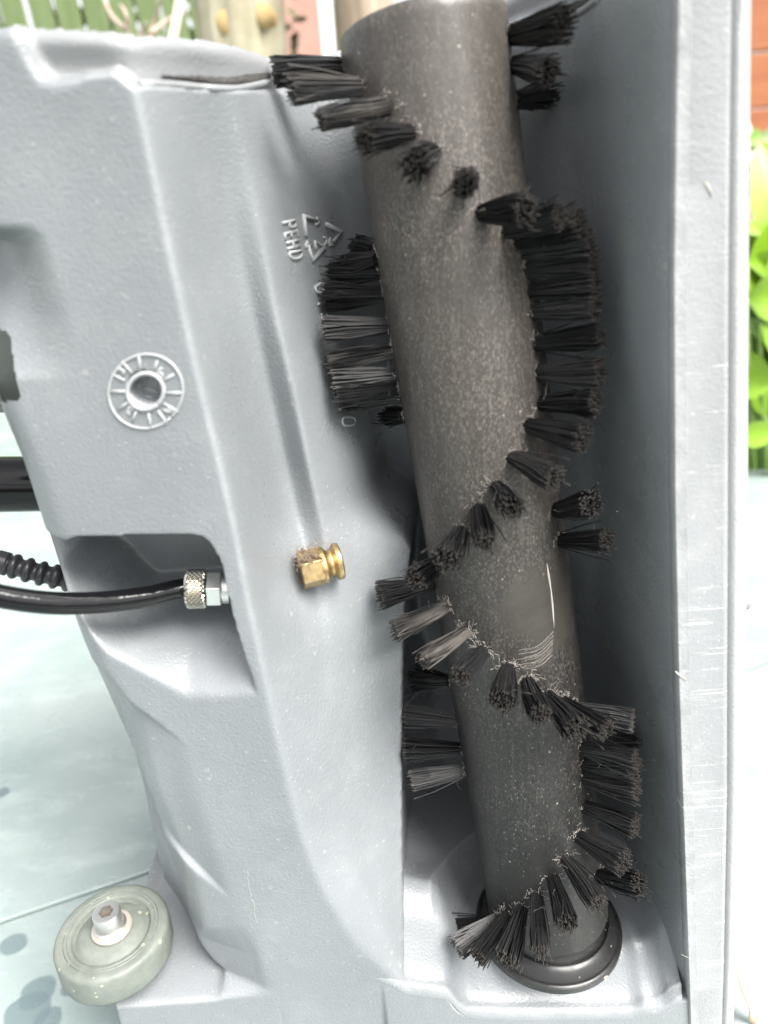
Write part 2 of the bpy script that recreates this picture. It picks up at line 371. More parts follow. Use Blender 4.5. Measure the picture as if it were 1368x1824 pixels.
# --- top: the shell ends at z_top; the end cover behind it carries on to z_lip
tp = np.array([at(*p) for p in [(-200, 70, 206), (42, 66, 204), (80, 141, 203), (130, 139, 202), (205, 124, 200), (240, 150, 198.5), (345, 154, 220), (425, 157, 230), (480, 141, 238), (720, 80, 285), (905, 50, 290), (1000, 36, 288), (1062, 0, 265), (1110, -60, 215), (1200, -90, 201)]])
ztp = np.interp(xs, tp[:, 0], tp[:, 2])
lp = np.array([at(*p) for p in [(-250, 130, 210), (0, 62, 209), (48, 51, 207), (80, 53, 207), (150, 58, 207), (250, 67, 208), (320, 73, 222), (400, 78, 232), (500, 72, 244), (600, 50, 262), (700, 22, 285), (900, 3, 290), (985, -16, 288), (1060, -55, 265), (1200, -150, 203)]])
zlp = np.interp(xs, lp[:, 0], lp[:, 2])
Ysm = g2(Ys, 3.0, 1.0)
lipY = np.minimum(Ysm, 300)+4.5
bulge = 1.2*np.exp(-((ZZ-(zlp[None]-3))/2.5)**2)
Ys = np.where((ZZ > ztp[None]) & ~side & (XX > tp[1, 0]), lipY-bulge, Ys)
top_round = np.clip((ZZ-(zlp[None]-2.5))/2.5, 0, 1)
Ys = np.where(~side, Ys+2.5-2.5*np.sqrt(1-np.clip(top_round, 0, .995)**2), Ys)
crisp = g2(Ys, .55, .55); rnd = g2(Ys, 1.3, 1.3)
slotm = g2(((ZZ > zbot[None]-9) & (ZZ < ztop[None]-20) & (XX < xr[:, None]-3)).astype(float), 2, 2)
lm = g2(((ZZ < LEDGE+8) & (ZZ > LEDGE-8) & (XX < lx_r+12)).astype(float), 2, 2)
mk = np.clip(slotm+lm+1.0*np.exp(-(((XX-tp[1:3, 0].mean())/9)**2+((ZZ-tp[1:3, 2].mean())/12)**2))+g2((np.abs(XX-sil) < 6).astype(float), 2, 2)*.8, 0, 1)
Yg = crisp*(1-mk)+rnd*mk
# date dial well, cut after smoothing
def Yat(x, z):
    fx = (np.asarray(x)-xs[0])/STEP; fz = (np.asarray(z)-zs[0])/STEP
    i = np.clip(fz.astype(int), 0, len(zs)-2); j = np.clip(fx.astype(int), 0, len(xs)-2); u = fx-j; v = fz-i
    return (Yg[i, j]*(1-u)+Yg[i, j+1]*u)*(1-v)+(Yg[i+1, j]*(1-u)+Yg[i+1, j+1]*u)*v
TS = np.arange(185, 305, .25)
def hit(px, py):
    r = ray(px, py); r = r/r[1]; d = TS - Yat(r[0]*TS, r[2]*TS)
    k = np.argmax(d > 0)
    if k == 0: k = len(TS)-1 if d[0] <= 0 else 1
    t = TS[k-1] + .25*(-d[k-1])/(d[k]-d[k-1]+1e-9); return r*t
def nrm(p):
    e = 1.0; gx = (Yat(p[0]+e, p[2])-Yat(p[0]-e, p[2]))/(2*e); gz = (Yat(p[0], p[2]+e)-Yat(p[0], p[2]-e))/(2*e)
    n = np.array([gx, -1, gz]); return n/np.linalg.norm(n)
Dc = hit(*dpx)
rd = np.hypot((XX-Dc[0]), (ZZ-Dc[2]))
Yg0 = Yg.copy()
Yg = np.where(rd < 4.7, Yg+5.0*smooth01((4.9-rd)/.7), Yg)

machine = thing('scrubber_head', 'grey moulded plastic floor scrubber head standing upright on the glass table', 'floor scrubber', (0, 240, -350))
keep_v = (ZZ <= zlp[None]+.3) & (Yg < 339) & ~notch & (XX < RE[0][:, None]+6)
idx = -np.ones(XX.shape, int)
fq = keep_v[:-1, :-1] & keep_v[1:, :-1] & keep_v[:-1, 1:] & keep_v[1:, 1:]
used = np.zeros(XX.shape, bool)
for a in (slice(None, -1), slice(1, None)):
    for b in (slice(None, -1), slice(1, None)): used[a, b] |= fq
idx[used] = np.arange(used.sum())
base = ROOT[machine]
co = np.stack([XX[used]-base[0], Yg[used]-base[1], ZZ[used]-base[2]], 1)/1000
I, J = np.nonzero(fq)
quads = np.stack([idx[I, J], idx[I, J+1], idx[I+1, J+1], idx[I+1, J]], 1)
me = bpy.data.meshes.new('housing')
me.vertices.add(len(co)); me.vertices.foreach_set('co', co.ravel())
me.loops.add(quads.size); me.loops.foreach_set('vertex_index', quads.ravel().astype(np.int32))
me.polygons.add(len(quads)); me.polygons.foreach_set('loop_start', np.arange(0, quads.size, 4, dtype=np.int32)); me.polygons.foreach_set('loop_total', np.full(len(quads), 4, np.int32))
me.polygons.foreach_set('use_smooth', np.ones(len(quads), bool))
me.materials.append(GREY); me.materials.append(PALEGREY)
mi_ = ((ZZ[:-1, :-1] > ztp[None, :-1]+.2) & (XX[:-1, :-1] > tp[1, 0])).astype(np.int32)[I, J]
me.polygons.foreach_set('material_index', mi_); me.update(calc_edges=True); me.validate()
ho = bpy.data.objects.new('housing', me); COL.objects.link(ho); ho.parent = machine; ROOT[ho] = base

# back shell closing the body behind the height field
oz = np.linspace(-350, 20, 80)
SLx = np.interp(oz, zs, np.maximum(S[0], BX))+14; RLx = np.interp(oz, zs, RE[0])+16
pts = [(x, z) for x, z in zip(SLx, oz)]+[(x, z) for x, z in zip(RLx[::-1], oz[::-1])]
n = len(pts); mb = MB()
mb.add([(x, 341, z) for x, z in pts]+[(x*.98, 380, z) for x, z in pts], [tuple(range(n)), tuple(range(2*n-1, n-1, -1))]+[(k, n+k, n+(k+1) % n, (k+1) % n) for k in range(n)])
sharp(mb.build('back_shell', GREY, machine), 30)

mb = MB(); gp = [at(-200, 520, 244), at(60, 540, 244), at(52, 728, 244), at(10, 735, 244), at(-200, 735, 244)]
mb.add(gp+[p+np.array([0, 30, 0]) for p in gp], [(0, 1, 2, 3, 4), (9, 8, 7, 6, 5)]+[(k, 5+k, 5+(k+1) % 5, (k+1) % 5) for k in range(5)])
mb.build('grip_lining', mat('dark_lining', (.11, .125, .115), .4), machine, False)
# right-hand edge strip
prof = []
def strip_profile(z):
    x0 = np.interp(z, zs, RE[0])+.25
    xo_ = np.interp(z, SOZ, SOX); w = xo_-x0
    return [(x0+.6, 230), (x0, 203), (x0, 199.4), (x0+.5, 198.6), (x0+.16*w, 198.3), (x0+.17*w, 198.55), (x0+.60*w, 198.6), (x0+.66*w, 198.9), (x0+.70*w, 199.9), (x0+.74*w, 198.9), (x0+.80*w, 198.6), (x0+.86*w, 199.4), (x0+.90*w, 200.2), (x0+.95*w, 200.6), (x0+.985*w, 202.0), (x0+w, 205.0), (x0+w+.3, 212), (x0+w-2, 296)]
so = np.array([at(*p) for p in [(1342, -120, 203), (1336, 0, 203), (1333, 400, 203), (1331, 900, 203), (1324, 1400, 203), (1312, 1700, 203), (1304, 1840, 203)]]); so = so[np.argsort(so[:, 2])]; SOZ, SOX = so[:, 2], so[:, 0]
zz = np.linspace(-350, 85, 180); rows = [strip_profile(z) for z in zz]; k = len(rows[0])
vv = [(x, y, z) for r, z in zip(rows, zz) for x, y in r]
ff = [(i*k+j, i*k+j+1, (i+1)*k+j+1, (i+1)*k+j) for i in range(len(zz)-1) for j in range(k-1)]
sharp(obj('edge_strip', vv, [f for f in ff if f[0] % k < 8], STRIPM, machine), 50)
sharp(obj('edge_bead', vv, [f for f in ff if f[0] % k >= 8], BEADM, machine), 50)

# floor of the brush recess
fx = np.arange(at(655, 1722, 200)[0], at(1216, 1785, 200)[0], .6); yyf = np.concatenate([[0]*4, np.arange(0, 142, 1.0)])
CAPZ = atz(979, 1665, 0)[2] if False else (A_bot[2]-5.0)
V_, F_ = [], []; lz = g1(lipz(fx), .9); floor_ex = np.interp(A_bot[2], zs, EX); floor_re = np.interp(A_bot[2], zs, RE[0]); CAPZ0 = lipz(at(985, 1802, 200)[0]); zfar = 1.0
for x, z0 in zip(fx, lz):
    for j, yv in enumerate(yyf):
        if j < 4: a = j/4*math.pi/2; V_.append((x, 199.8+2.2*(1-math.sin(a)) if False else 199.85+2.4*(1-math.cos(a)), z0-2.4+2.4*math.sin(a)-(3 if j == 0 else 0)))
        else: fl = float(smooth01((yv-16)/40)); rise = (CAPZ-.3-CAPZ0)*float(smooth01(yv/17.0)); dd_ = math.hypot(x-A_bot[0], 202.25+yv-A_bot[1]); rise += min(13, .7*max(0, dd_-37)**1.12)*float(smooth01((202.25+yv-A_bot[1]+14)/22)); zz_ = z0*(1-fl)+CAPZ0*fl+rise+7*math.exp(-max(0, x-floor_ex-2)/5.5)*fl+4*math.exp(-max(0, floor_re-5-x)/4.0); V_.append((x, 202.25+yv, zz_))
V_ = np.array(V_); kk = len(yyf); V_[:, 2] += 0
F_ = [(i*kk+j, (i+1)*kk+j, (i+1)*kk+j+1, i*kk+j+1) for i in range(len(fx)-1) for j in range(kk-1)]
obj('recess_floor', V_, F_, GREY, machine)
pass

# foam seal in the gap under the end cover
for top, bot in (([(288, 133), (330, 134), (400, 137), (450, 131), (482, 129)], [(288, 134.5), (330, 141), (385, 151), (425, 152), (482, 143)]),
                 ([(905, 42), (960, 24), (1012, 8), (1060, -12)], [(905, 46), (960, 38), (1012, 28), (1062, 3)])):
    tt = spline([(a, b, 0) for a, b in top], 8); bb = spline([(a, b, 0) for a, b in bot], 8); m_ = min(len(tt), len(bb)); mb = MB(); vv = []
    for a in range(len(tt)):
        u = a/(len(tt)-1); b = bb[round(u*(len(bb)-1))]
        for q, dd in ((tt[a], .8), (tt[a]*.5+b*.5, 1.4), (b, 1.0), (b+np.array([0, 2, 0]), -.5)):
            p = hit(q[0], q[1]); vv.append(p*(1-dd/p[1]) + np.array([0, 0, rng.normal(0, .10)]))
    mb.add(vv, [(4*i+j, 4*i+4+j, 4*i+5+j, 4*i+1+j) for i in range(len(tt)-1) for j in range(3)])
    mb.build('foam_seal', FOAM, machine)

# rounded upper edge of the shell along the seam
for ln in ([(905, 53), (955, 45), (1002, 35), (1040, 17), (1066, -3)], [(250, 151), (300, 151), (345, 155), (385, 158), (425, 158), (482, 146)]):
    mb = MB(); mb.tube([hit(q[0], q[1])+np.array([0, -.1, 0]) for q in spline([(a, b, 0) for a, b in ln], 6)], 1.0, 10); mb.build('rim_bead', PALEGREY, machine)
# ---- raised marks, drawn as rounded strokes on the moulded face
def stroke_obj(name, strokes, r, parent, m=MARK, sink=.35):
    mb = MB()
    for s in strokes:
        P3 = []
        for (a, b) in s:
            p = hit(a, b); P3.append(p+nrm(p)*(r*(1-2*sink)+.05))
        mb.tube(P3, r, 7)
    return mb.build(name, m, parent)
GL = {  # 0..1 x (advance) and 0..1 y (up)
 'P': [[(0, 0), (0, 1), (.5, 1), (.72, .88), (.72, .62), (.5, .5), (0, .5)]],
 'E': [[(.7, 0), (0, 0), (0, 1), (.7, 1)], [(0, .5), (.6, .5)]],
 'H': [[(0, 0), (0, 1)], [(.75, 0), (.75, 1)], [(0, .5), (.75, .5)]],
 'D': [[(0, 0), (0, 1), (.4, 1), (.72, .78), (.8, .5), (.72, .22), (.4, 0), (0, 0)]],
 '2': [[(0, .75), (.1, .93), (.35, 1), (.6, .93), (.7, .72), (.6, .5), (.2, .2), (0, 0), (.72, 0)]],
 '0': [[(.36, 0), (.1, .15), (0, .5), (.1, .85), (.36, 1), (.62, .85), (.72, .5), (.62, .15), (.36, 0)]],
 '6': [[(.65, .9), (.4, 1), (.15, .85), (0, .5), (.02, .25), (.2, .03), (.45, 0), (.68, .15), (.7, .35), (.55, .55), (.3, .58), (.05, .4)]],
 '9': [[(.06, .1), (.3, 0), (.55, .15), (.7, .5), (.68, .75), (.5, .97), (.25, 1), (.03, .85), (0, .65), (.15, .45), (.4, .42), (.66, .6)]],
 '3': [[(0, .9), (.3, 1), (.62, .9), (.62, .65), (.3, .53), (.65, .4), (.68, .14), (.35, 0), (0, .1)]],
 '1': [[(0, .75), (.25, 1), (.25, 0)]],
 '.': [[(.0, .02), (.06, .06)]]}
def glyph(ch, o, ex, ey):
    return [[(o[0]+a*ex[0]+b*ey[0], o[1]+a*ex[1]+b*ey[1]) for a, b in s] for s in GL[ch]]
lettering = [('P', (502, 397.5), (2.3, 15.5), (23, -5.5)), ('E', (506, 417), (2.3, 14), (22, -6)), ('H', (509, 433), (2.5, 13.5), (22, -5)), ('D', (514, 450), (3, 16), (22, -3))]
for ch, o, ex, ey in lettering: stroke_obj('raised_letter', glyph(ch, o, ex, ey), .5, machine)
stroke_obj('raised_digit', glyph('2', (560, 430), (2, 20), (20, -9)), .5, machine)
# recycling triangle: three bent arrows
def z2(a, b): return (480+a/5.7, 360+b/5.7)
for body, head in (([(365, 345), (340, 145), (470, 195)], [(452, 240), (515, 205), (475, 150), (452, 240)]),
                   ([(565, 225), (725, 300), (640, 405)], [(590, 440), (660, 445), (605, 360), (590, 440)]),
                   ([(555, 460), (425, 590), (385, 440)], [(350, 460), (378, 390), (430, 450), (350, 460)])):
    o = stroke_obj('raised_arrow', [[z2(*p) for p in body]], .85, machine, sink=.42)
    cc = np.mean([z2(*p) for p in head[:3]], 0)
    o2 = [[tuple(cc+(np.array(z2(*p))-cc)*s) for p in head] for s in (.75, .3)]
    stroke_obj('raised_arrowhead', o2, .62, machine, sink=.42)
def z3(a, b): return (516+a/6.08, 480+b/6.08)
stroke_obj('raised_digit', [[z3(*p) for p in ((395, 155), (320, 155), (270, 190), (280, 245), (330, 262), (362, 225), (340, 170))]], .5, machine)
stroke_obj('raised_digit', [[z3(*p) for p in ((395, 480), (415, 520), (385, 560), (345, 535), (335, 490), (355, 480))]], .42, machine)
for q in ((308, 372), (543, 1515), (520, 1395)): stroke_obj('raised_dot', [[z3(q[0]-4, q[1]-6), z3(q[0]+4, q[1]+8)]], .62, machine, sink=.4)
stroke_obj('raised_digit', [[z3(*p) for p in ((560, 1640), (580, 1605), (640, 1592), (695, 1610), (712, 1645), (690, 1680), (640, 1695), (580, 1685), (560, 1640))]], .5, machine)
stroke_obj('raised_digit', [[z3(*p) for p in ((505, 1390), (535, 1400), (560, 1380), (590, 1395), (575, 1420))]], .4, machine)

# ---- date dial
Yg, Ydial = Yg0, Yg
def z4(a, b): return (180+a/8.55, 610+b/8.55)
cD = np.array([z4(685, 742)])[0]
def ell(rx, ry, tilt, n, c=cD):
    q = np.linspace(0, 2*math.pi, n+1); ct, st = math.cos(tilt), math.sin(tilt)
    return [(c[0]+rx*math.cos(a)*ct-ry*math.sin(a)*st, c[1]+rx*math.cos(a)*st+ry*math.sin(a)*ct) for a in q]
dial = stroke_obj('date_dial', [ell(64.5, 67.5, .8, 64)], .36, machine)
stroke_obj('dial_ring', [ell(31.5, 33, .8, 48)], .62, dial)
for a, b in (((480, 470), (325, 285)), ((605, 430), (580, 200)), ((805, 450), (862, 275)), ((915, 595), (1115, 485)), ((965, 765), (1230, 765)), ((955, 925), (1180, 1055)), ((870, 1035), (1010, 1235)),
             ((725, 1065), (765, 1300)), ((545, 1040), (480, 1200)), ((425, 905), (270, 1015)), ((390, 742), (140, 742)), ((365, 580), (170, 475))):
    stroke_obj('dial_spoke', [[z4(*a), z4(*b)]], .36, dial)
def z4v(p, q): return ((q[0]-p[0])/8.55, (q[1]-p[1])/8.55)
for ch, o, ex, ey in (('3', (330, 490), (60, -90), (-70, -60)), ('6', (870, 520), (90, 30), (10, -140)), ('9', (960, 1000), (40, 90), (110, -10)), ('1', (415, 1045), (-70, -50), (50, -80)), ('2', (450, 1105), (-90, -90), (50, -80))):
    stroke_obj('dial_digit', glyph(ch, z4(*o), (ex[0]/8.55, ex[1]/8.55), (ey[0]/8.55, ey[1]/8.55)), .36, dial)
Yg = Ydial
ins = stroke_obj('dial_arrow', [[z4(600, 670), z4(885, 755)], [z4(600, 670), z4(570, 625)], [z4(570, 625), z4(575, 700)]], .32, dial)
stroke_obj('dial_digit', glyph('2', z4(720, 575), (6, 3), (4, -9)) + glyph('0', z4(790, 620), (6, 3), (4, -9)), .26, dial)
stroke_obj('dial_digit', [[z4(640, 805), z4(790, 855)]], .35, dial)

# ---- brass spray nozzle in the moulded wall
n0 = at(545, 1014, 226); n1 = at(625, 994, 230); na = n1-n0; na /= np.linalg.norm(na)
noz = thing  # (part of the machine)
def hexring(prof, o, ax, rot=0, n=6):
    mb = MB(); ax = np.array(ax)/np.linalg.norm(ax); u = np.cross(ax, [0, 0, 1.]); u /= np.linalg.norm(u); w = np.cross(ax, u); Vv = []
    for r, h in prof:
        for k in range(n):
            q = rot+2*math.pi*k/n; Vv.append(o+ax*h+r*(math.cos(q)*u+math.sin(q)*w))
    L = len(prof); mb.add(Vv, [(i*n+k, i*n+(k+1) % n, (i+1)*n+(k+1) % n, (i+1)*n+k) for i in range(L-1) for k in range(n)]+[tuple(range(n-1, -1, -1)), tuple((L-1)*n+k for k in range(n))])
    return mb
nz = bevel(sharp(hexring([(6.8, -2), (6.8, 5.2), (6.4, 5.7)], n0, na, 1.35).build('spray_nozzle', BRASS, machine, False), 20), .35)
mb = MB(); mb.lathe([(0.1, 5), (6.2, 5.2), (6.3, 6.6), (6.1, 6.9), (5.0, 7.6), (4.5, 8.4), (4.6, 9.2), (5.6, 9.9), (6.3, 10.3), (6.4, 10.6), (6.4, 11.9), (6.0, 12.3), (2.0, 12.3), (1.6, 11.5), (.1, 11.4)], n0, na, 40)
sharp(mb.build('nozzle_tip', BRASS, nz), 35)
mb = MB(); mb.box(n0+na*11.6-np.array([0, 4.6, -1.0]), (4.2, 2.4, 6.0), None)
mb = MB()
for k in range(110):
    p = n0+na*rng.uniform(-1, 4)+np.array([0, -2+rng.normal(0, 2.0), 5.9+rng.normal(0, .5)]); q = [p]
    for s in range(5): q.append(q[-1]+rng.normal(0, .75, 3))
    mb.tube(q, .085, 4, False)
mb.build('nozzle_lint', mat('brown_lint', (.24, .18, .13), .9), nz, kind='stuff')

# ---- corner roller wheel on the ledge
wc = at(198, 1655, 214); wt = wc[2]; Zx = np.array([0, 0, 1.])
wheel = MB()
wheel.lathe([(.2, -14.5), (20.6, -14.5), (22.0, -13.6), (22.4, -12), (22.3, -2), (21.8, -.7), (20.8, -.1), (19.4, 0), (18.6, 0), (18.35, -.3), (18.1, 0), (17.2, -.02), (17.0, -.25), (16.8, -.05), (15.7, -.15), (15.3, -.5), (15.1, -1.8), (14.4, -2.4), (13.2, -1.9), (12.0, -1.0), (8.5, -.6), (7.5, -.2), (4, 0), (.1, 0)], wc, Zx, 96)
wheel = sharp(wheel.build('corner_wheel', WHEELM, machine), 45)
mb = MB(); mb.lathe([(.1, .2), (7.8, .2), (8.0, .6), (8.0, 1.4), (7.6, 1.8), (4.6, 2.0), (.1, 2.0)], wc+np.array([.6, 0, 0]), Zx, 40); sharp(mb.build('washer', WASHM, wheel), 35)
mb = MB(); mb.lathe([(.1, 1.8), (6.3, 1.9), (6.4, 2.4), (5.6, 3.0), (5.45, 3.4), (5.45, 9.3), (5.1, 9.9), (4.6, 10.0)], wc, Zx, 40)
hx = [(wc[0]+2.95*math.cos(math.pi/3*k+.3), wc[1]+2.95*math.sin(math.pi/3*k+.3)) for k in range(6)]
n_ = len(mb.v); rim = list(range(n_-40, n_))
mb.add([(x, y, wt+10.0) for x, y in hx]+[(x, y, wt+6.4) for x, y in hx], [(k, (k+1) % 6, 6+(k+1) % 6, 6+k) for k in range(6)]+[(6, 7, 8, 9, 10, 11)])
for k in range(40):
    a = 2*math.pi*k/40
hb = n_
def ang(v): return math.atan2(v[1]-wc[1], v[0]-wc[0]) % (2*math.pi)
order = sorted(rim, key=lambda i: ang(mb.v[i])); hord = sorted(range(hb, hb+6), key=lambda i: ang(mb.v[i]))
def nearest(i): return min(hord, key=lambda h: abs((ang(mb.v[h])-ang(mb.v[i])+math.pi) % (2*math.pi)-math.pi))
for a in range(40):
    i, j = order[a], order[(a+1) % 40]; h, g = nearest(i), nearest(j)
    mb.f.append((i, j, h) if h == g else (i, j, g, h))
sharp(mb.build('socket_bolt', STEEL, wheel), 35)
mb = MB(); mb.add([(x, y, wt+7.6) for x, y in hx], [(0, 1, 2, 3, 4, 5)]); mb.build('socket_disc', mat('socket_disc', (.07, .06, .05), .9), wheel)  # dark brown disc set inside the hex socket
mb = MB(); mb.lathe([(.1, 0), (9, 0), (9, 8), (.1, 8)], (wc[0], wc[1], LEDGE-3), Zx, 32); mb.build('wheel_spacer', GREY, machine)

# wheel ledge reaching back behind the wheel
mb = MB(); pl = [tuple(atz(a, b, LEDGE-2.2)[:2]) for a, b in [(215, 1766), (370, 1738), (352, 1690), (330, 1600), (292, 1552), (268, 1566), (240, 1640), (216, 1712)]]
n = len(pl); mb.add([(x, y, LEDGE-2.2) for x, y in pl]+[(x, y, -350) for x, y in pl], [tuple(range(n)), tuple(range(2*n-1, n-1, -1))]+[(k, n+k, n+(k+1) % n, (k+1) % n) for k in range(n)])
bevel(sharp(mb.build('wheel_ledge', GREY, machine), 30), 1.5, 3)

# small moulded pip on the outer right side and a pale pad under it
mb = MB(); pp = at(1331, 1072, 206); mb.lathe([(.1, 1.4), (1.4, 1.2), (2.4, .3), (2.6, -1)], pp, (1, -.2, 0), 20); mb.build('moulded_pip', STRIPM, machine)

# pale scuffs and a flake on the plastic
SCUFF = mat('scuff', (.40, .385, .34), .7)
mb = MB()
for ln in ([(441, 1552), (444, 1580), (449, 1600)], [(450, 1602), (454, 1625), (459, 1648)], [(636, 1072), (642, 1066), (650, 1062)], [(215, 520), (224, 528), (230, 532)], [(640, 1085), (646, 1093)]):
    mb.tube([hit(*q)+np.array([0, -.0, 0]) for q in spline([(*q, 0) for q in ln], 5) for q in [(q[0]+rng.normal(0, .8), q[1])]], .06, 5)
for ln, r_ in (([(1256, 324), (1262, 336), (1268, 348)], .30), ([(1203, 1196), (1212, 1204), (1222, 1211)], .32), ([(1226, 1489), (1250, 1489), (1262, 1490)], .1), ([(1222, 1168), (1245, 1163), (1262, 1162)], .07), ([(1214, 1700), (1235, 1711), (1262, 1714)], .08), ([(1225, 1430), (1258, 1428)], .07)):
    mb.tube([at(a, b, 198.55) for a, b in ln], r_, 5)
mb.build('scuff_mark', SCUFF, machine, kind='stuff')
# grit and crumbs stuck in the recess
mb = MB(); gcol = mat('grit', (.42, .36, .27), .9)
spots = [(1045, 1747, .8), (1075, 1742, .9), (1110, 1505, .7), (1108, 1575, .45), (830, 1560, .45), (1020, 1130, .5), (1036, 1150, .4)]+[(rng.uniform(1000, 1180), rng.uniform(760, 1600), abs(rng.normal(.12, .08))+.06) for _ in range(90)]+[(rng.uniform(560, 700), rng.uniform(760, 1100), abs(rng.normal(.1, .06))+.05) for _ in range(30)]
for a, b, r_ in spots:
    p = hit(a, b)
    if p[2] < lipz(p[0]): p = atz(a, b, CAPZ+1)
    pts_ = p+rng.normal(0, 1, (6, 3))*r_*np.array([1.3, .5, .7]); mb.add(pts_, [(0, 1, 2), (0, 2, 3), (0, 3, 4), (1, 2, 5), (2, 3, 5), (3, 4, 5)])
g_ = mb.build('grit', gcol, None, False, base=at(1050, 1300, 260), kind='stuff')
# ================================================================== THE BRUSH ROLLER
brush = thing('brush_roller', 'black cylindrical brush roller with zigzag rows of bristle tufts in the grey recess', 'brush roller', A_bot)
mb = MB(); L = np.linalg.norm(A_top-A_bot)
ztube0 = 7.0
hh = list(np.linspace(ztube0, L, 90))
mb.lathe([(21.5, ztube0+1), (RR-.6, ztube0), (RR, ztube0+1.5)]+[(RR, h) for h in hh[1:-1]]+[(RR-.1, L-.6), (RR-.6, L), (RR-3.4, L), (RR-3.8, L-.5), (RR-3.8, L-60)], A_bot, AX, 128, dr=lambda i, k: .06*math.sin(k*.7+i*.3)*math.cos(i*.21))
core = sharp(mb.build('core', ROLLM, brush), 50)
# bristle tufts
def tuft_mesh(seed, nb=150, root=2.4, tip=4.2, Lm=20.5, m=None):
    r = np.random.default_rng(seed); mb = MB(); shear = r.normal(0, .9, 2)
    for k in range(nb):
        a = r.uniform(0, 2*math.pi); q = math.sqrt(r.uniform(0, 1)); stray = r.uniform() < .08
        b0 = np.array([root*q*math.cos(a), root*q*math.sin(a), -.6])
        tp_ = np.array([tip*q*math.cos(a), tip*q*math.sin(a)])*(1.0 if not stray else r.uniform(1.2, 2.0)) + r.normal(0, .35, 2) + shear
        ln = Lm*(1+r.normal(0, .022)+(0.08*r.uniform() if stray else 0))
        b2 = np.array([tp_[0], tp_[1], ln]); bow = r.normal(0, .5, 3); bow[2] = 0
        pts = [b0, b0*.72+b2*.28+bow*.5, b0*.36+b2*.64+bow, b2]
        mb.tube(pts, [.19, .21, .21, .20], 4, True)
    me = bpy.data.meshes.new('bristle_tuft'); me.from_pydata([tuple(c/1000 for c in v) for v in mb.v], [], mb.f); me.materials.append(m or BRIS); me.update(); return me
TD = [tuft_mesh(200+i, tip=[3.0, 4.0][i], m=BRISD) for i in range(2)]
TM = [tuft_mesh(100+i, tip=[4.2, 3.6, 4.8, 4.0, 5.2, 3.8][i]) for i in range(6)]
TUFTS = [(610, 118, 488, 128), (642, 155, 522, 170), (688, 190, 572, 210), (728, 238, 640, 250), (772, 272, 738, 290), (838, 312, 820, 338), (860, 380, 938, 366), (905, 412, 1005, 395), (922, 432, 1035, 408), (932, 448, 1052, 440),
 (940, 482, 1060, 470), (946, 520, 1062, 512), (950, 556, 1060, 548), (955, 612, 1070, 586), (960, 665, 1073, 655), (963, 718, 1065, 708), (942, 758, 1040, 782), (915, 815, 990, 845), (885, 868, 915, 908), (852, 908, 850, 962),
 (822, 945, 788, 988), (792, 998, 733, 1026), (772, 1038, 676, 1062), (796, 1080, 703, 1116), (830, 1125, 752, 1175), (862, 1160, 820, 1216), (905, 1190, 888, 1256), (940, 1215, 958, 1280), (975, 1240, 1028, 1298), (1000, 1250, 1080, 1305),
 (1018, 1262, 1126, 1285), (1036, 1332, 1135, 1345), (1040, 1385, 1138, 1400), (1042, 1437, 1135, 1468), (1030, 1490, 1110, 1540), (1008, 1530, 1070, 1605), (985, 1565, 1008, 1650), (955, 1595, 957, 1690), (930, 1618, 905, 1705),
 (905, 1630, 850, 1700), (888, 1636, 815, 1690), (870, 1642, 790, 1648),
 (664, 445, 636, 440), (668, 487, 600, 492), (675, 527, 588, 530), (683, 582, 578, 588), (695, 625, 587, 645), (702, 668, 596, 682), (706, 708, 612, 704), (712, 742, 682, 748),
 (793, 1215, 740, 1218), (806, 1285, 724, 1280), (815, 1335, 720, 1335), (828, 1372, 735, 1395),
 (990, 908, 1050, 900), (998, 962, 1080, 950), (1064, 1560, 1140, 1565), (1048, 1300, 1130, 1322), (908, 65, 1008, 46), (914, 115, 980, 114), (920, 178, 934, 184),
 (700, 690, 600, 700), (672, 460, 622, 470), (1040, 1360, 1125, 1370)]
e1 = np.cross(AX, [0, 1., 0]); e1 /= np.linalg.norm(e1); e2 = np.cross(AX, e1)
def cyl_hit(px, py):
    d = ray(px, py); d /= np.linalg.norm(d); o = -A_bot
    dp = d-AX*(d@AX); op = o-AX*(o@AX)
    a, b, c = dp@dp, 2*dp@op, op@op-RR*RR; q = b*b-4*a*c
    t = (-b-math.sqrt(q))/(2*a) if q > 0 else -b/(2*a)
    p = d*t; ax = AX*((p-A_bot)@AX); rad = p-A_bot-ax; rad /= np.linalg.norm(rad)
    return A_bot+ax+rad*RR, rad
roots = []
for i, (a, b, c, d) in enumerate(TUFTS):
    p, rad = cyl_hit(a, b); r = ray(c, d); r /= np.linalg.norm(r)
    Lr = 20.5; m_ = p@r; cc = p@p-Lr*Lr; q = m_*m_-cc
    if q > 0:
        sols = [r*(m_-math.sqrt(q)), r*(m_+math.sqrt(q))]; tipp = sols[1] if i in (42, 49, 60, 62) else max(sols, key=lambda s: (s-p)@rad)
    else: tipp = r*m_
    dirv = tipp-p; ln = np.linalg.norm(dirv); dirv /= ln
    if dirv@rad < .15: dirv = dirv+rad*.35; dirv /= np.linalg.norm(dirv)
    roots.append((p, rad, dirv))
    o = bpy.data.objects.new('bristle_tuft', TD[i % 2] if i in (1, 2, 23, 24, 46) else TM[i % 6]); COL.objects.link(o); o.parent = brush
    qt = Vector(dirv).to_track_quat('Z', 'Y') @ Matrix.Rotation(i*2.4, 3, 'Z').to_quaternion()
    s = np.clip(ln/20.5, .8, 1.1)
    o.matrix_local = Matrix.LocRotScale(Vector((p-A_bot)/1000), qt, Vector((1, 1, s)))
